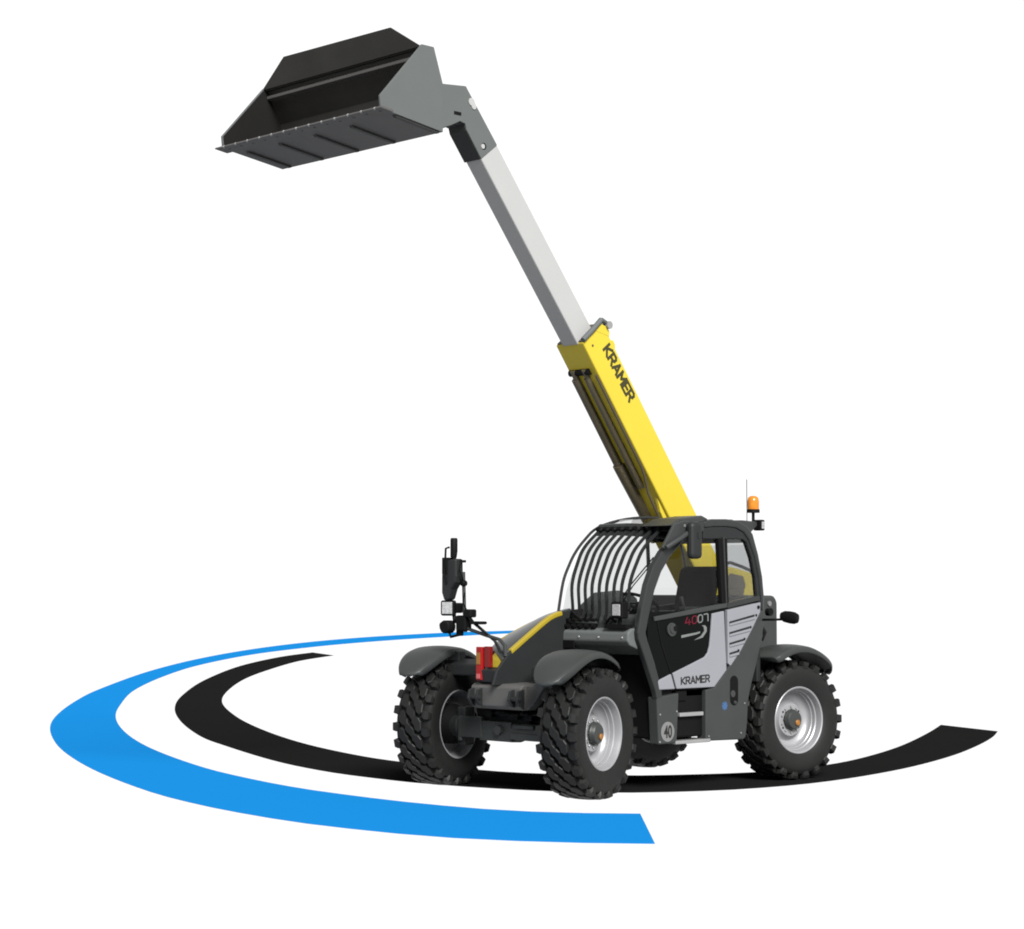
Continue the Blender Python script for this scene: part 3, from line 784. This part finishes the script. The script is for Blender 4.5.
# ---- bucket
YL, YR = 1.0, -1.28
SIDE = [(4.014,6.037),(4.026,6.147),(3.548,6.676),(3.408,6.676),(3.301,6.366),(3.299,5.939)]
bk = empty('bucket', (0,0,0), 0, T)
b = MB(); b.prism(SIDE, YL-.022, YL); b.prism(SIDE, YR, YR+.022); b.build('side_plate', M['bucket'], bk, bevel=.003)
SHADE = [(4.005,6.055),(4.015,6.145),(3.545,6.664),(3.42,6.66),(3.31,6.36),(3.31,5.965)]
b = MB(); b.prism(SHADE, YR+.0225, YR+.027); b.prism(SHADE, YL-.027, YL-.0225); b.build('side_shade_sheet', mat('shaded_side_plate', (.0048, .0046, .0042), .65, spec=.08, var=.3, scale=3), bk)  # added dark sheets: shade painted over the inner faces of the side plates
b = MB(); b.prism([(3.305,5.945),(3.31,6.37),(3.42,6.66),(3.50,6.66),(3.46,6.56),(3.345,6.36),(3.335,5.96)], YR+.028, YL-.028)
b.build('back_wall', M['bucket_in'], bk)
b = MB(); b.prism([(3.475,6.625),(3.515,6.60),(3.515,6.575),(3.44,6.555),(3.42,6.60)], YR+.028, YL-.028)
b.build('stiffener', M['bucket_floor'], bk, bevel=.004)
b = MB(); b.prism([(3.30,5.939),(4.00,6.036),(4.00,6.056),(3.30,5.962)], YR+.0005, YL-.001); b.build('bucket_floor', M['bucket_floor'], bk)
b = MB()
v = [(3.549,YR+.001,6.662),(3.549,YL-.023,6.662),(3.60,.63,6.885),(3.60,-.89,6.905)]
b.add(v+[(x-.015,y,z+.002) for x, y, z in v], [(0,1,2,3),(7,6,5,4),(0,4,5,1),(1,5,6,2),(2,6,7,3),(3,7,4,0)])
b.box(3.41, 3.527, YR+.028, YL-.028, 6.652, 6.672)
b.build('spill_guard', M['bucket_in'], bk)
b = MB(); b.prism([(3.90,6.016),(4.045,6.036),(4.035,6.050),(3.90,6.034)], YR-.07, YL+.03); b.build('cutting_edge', M['bucket_floor'], bk)
b = MB()
for k in range(13):
    y = YR+.06+k*(YL-YR-.12)/12
    b.disc((4.026, y, 6.034), .011, (.6,0,.5), .018, 8)
b.build('edge_bolt', M['steel'], bk)
b = MB()
for k in range(13):
    y = YR+.06+k*(YL-YR-.12)/12
    b.disc((3.968, y, 6.027), .010, (.14,0,-1), .008, 8)
b.build('edge_bolt', M['bucket'], bk)
b = MB()
for y in (YR+.13, YR+.62, YR+1.13, YR+1.64, YL-.06):
    b.prism([(3.33,5.925),(3.82,5.993),(3.84,6.014),(3.33,5.944)], y, y+.045)
b.build('wear_strip', mat('wear_strip_steel', (.022, .0215, .021), .6, spec=.1), bk, bevel=.003)

# ---- front mirror and lamp mast, right of the nose
MXX = 1.70
mast = empty('mirror_mast', (0,.035,0), 0, T)
b = MB()
b.tube([(MXX,.10,1.30),(MXX,.09,1.40),(MXX,.02,1.455),(MXX,-.16,1.49),(MXX,-.46,1.56)], .018, 8)
b.tube([(MXX-.06,.03,1.25),(MXX-.05,-.10,1.44),(MXX,-.36,1.62),(MXX,-.44,1.70)], .016, 8)
b.tube([(MXX,-.46,1.52),(MXX,-.475,1.72),(MXX,-.49,2.10)], .018, 8)
b.build('mast_tube', M['anthracite'], mast)
b = MB(); b.box(MXX-.05,MXX+.05,-.55,-.42,1.53,1.68); b.box(MXX-.04,MXX+.05,-.44,-.34,1.66,1.74); b.box(MXX-.05,MXX+.05,-.36,-.20,1.595,1.625)
b.box(MXX-.02,MXX+.02,-.58,-.50,1.48,1.56)
b.build('mast_clamp', M['black'], mast, bevel=.015)
b = MB(); b.prism([(-.68,2.21),(-.49,2.23),(-.485,2.06),(-.50,2.00),(-.56,1.93),(-.60,1.83),(-.655,1.82),(-.69,1.90),(-.69,2.05)], MXX+.0, MXX+.11, ax='x')
b.build('mirror_head', M['anthracite_dark'], mast, bevel=.02)
b = MB()
b.tube([(MXX+.11,-.66,2.17),(MXX+.13,-.63,2.10),(MXX+.11,-.61,1.98)], .010, 6); b.tube([(MXX+.05,-.47,2.20),(MXX+.10,-.44,2.12),(MXX+.03,-.46,2.02)], .008, 6)
b.tube([(MXX,-.47,1.90),(MXX+.06,-.43,1.80),(MXX+.02,-.40,1.70),(MXX+.03,-.30,1.60),(MXX+.03,-.12,1.50)], .009, 6)
b.build('mast_cable', M['black'], mast)
b = MB(); b.tube([(MXX+.05,-.578,2.24),(MXX+.05,-.572,2.30),(MXX+.05,-.572,2.415),(MXX+.05,-.572,2.43)], .036, 14, taper=[.032,.036,.036,.030])
b.tube([(MXX+.05,-.57,2.18),(MXX+.05,-.565,2.26)], .02, 8)
b.tube([(MXX+.06,-.63,2.34),(MXX+.06,-.68,2.33),(MXX+.06,-.685,2.24),(MXX+.06,-.675,2.16)], .012, 6)
b.box(MXX+.04,MXX+.12,-.67,-.60,2.08,2.24); b.box(MXX,MXX+.05,-.50,-.45,2.19,2.215)
b.disc((MXX-.02,-.475,1.99), .03, (1,0,0), .06, 12)
b.build('camera_unit', M['black'], mast, bevel=.012)
wl = empty('work_lamp', (MXX+.04,-.625,1.75), .55, T)
b = MB(); b.box(-.05,.05,-.07,.07,-.075,.075); b.box(-.09,-.02,.03,.13,-.05,.05); b.build('lamp_housing', M['black'], wl, bevel=.02)
b = MB(); b.box(.048,.058,-.052,.052,-.058,.058); b.build('lens', M['lens'], wl, bevel=.012)
b = MB(); b.tube([(-.02,.05,-.06),(-.02,.06,-.15)], .02, 8); b.build('lamp_bracket', M['black'], wl)
wl = empty('work_lamp', (0,.035,0), 0, T)
b = MB(); b.prism([(-.755,1.60),(-.70,1.63),(-.64,1.63),(-.61,1.585),(-.615,1.53),(-.66,1.50),(-.72,1.51),(-.745,1.55)], MXX-.02, MXX+.09, ax='x'); b.build('lamp_housing', M['black'], wl, bevel=.02)
b = MB(); b.tube([(MXX+.03,-.655,1.51),(MXX+.03,-.64,1.47),(MXX,-.50,1.50)], .014, 8); b.build('lamp_bracket', M['black'], wl)

# ------------------------------------------------------------------ camera
cd = bpy.data.cameras.new('camera'); cam = bpy.data.objects.new('camera', cd); COL.objects.link(cam)
yaw, pitch = 3.942, .0590
fw = Vector((math.cos(yaw)*math.cos(pitch), math.sin(yaw)*math.cos(pitch), math.sin(pitch)))
cam.location = (15.44, 14.38, 1.95)
cam.rotation_euler = fw.to_track_quat('-Z', 'Y').to_euler()
cd.sensor_width = 36; cd.sensor_fit = 'HORIZONTAL'; cd.lens = 2081/1024*36
cd.clip_start = .1; cd.clip_end = 12000
S.camera = cam

# ------------------------------------------------------------------ light: white studio surround and one key lamp
EXP = 1.5; K = 2**-EXP
w = bpy.data.worlds.new('World'); S.world = w; w.use_nodes = True
nt = w.node_tree; bg = nt.nodes['Background']
tc = nt.nodes.new('ShaderNodeTexCoord'); sx = nt.nodes.new('ShaderNodeSeparateXYZ'); nt.links.new(tc.outputs['Generated'], sx.inputs[0])
mr = nt.nodes.new('ShaderNodeMapRange'); mr.interpolation_type = 'SMOOTHSTEP'
mr.inputs['From Min'].default_value = .38; mr.inputs['From Max'].default_value = .75
mr.inputs['To Min'].default_value = 1.08*K; mr.inputs['To Max'].default_value = .45*K
nt.links.new(sx.outputs['Z'], mr.inputs['Value']); nt.links.new(mr.outputs[0], bg.inputs['Strength'])
bg.inputs['Color'].default_value = (1, 1, 1, 1)
sd = bpy.data.lights.new('key_lamp', 'SUN'); so = bpy.data.objects.new('key_lamp', sd); COL.objects.link(so)
sd.energy = 4.8; sd.angle = math.radians(26); sd.color = (1, .995, .985)
d = Vector((.38, .72, .58)).normalized()      # towards the lamp
so.rotation_euler = d.to_track_quat('Z', 'Y').to_euler(); so.location = d*30
S.view_settings.view_transform = 'Standard'; S.view_settings.look = 'None'
S.view_settings.exposure = EXP; S.view_settings.gamma = 1
S.render.engine = 'CYCLES'
S.cycles.use_denoising = True
S.cycles.pixel_filter_type = 'BLACKMAN_HARRIS'; S.cycles.filter_width = 1.9
S.cycles.max_bounces = 10; S.cycles.transparent_max_bounces = 16
S.cycles.sample_clamp_indirect = 6
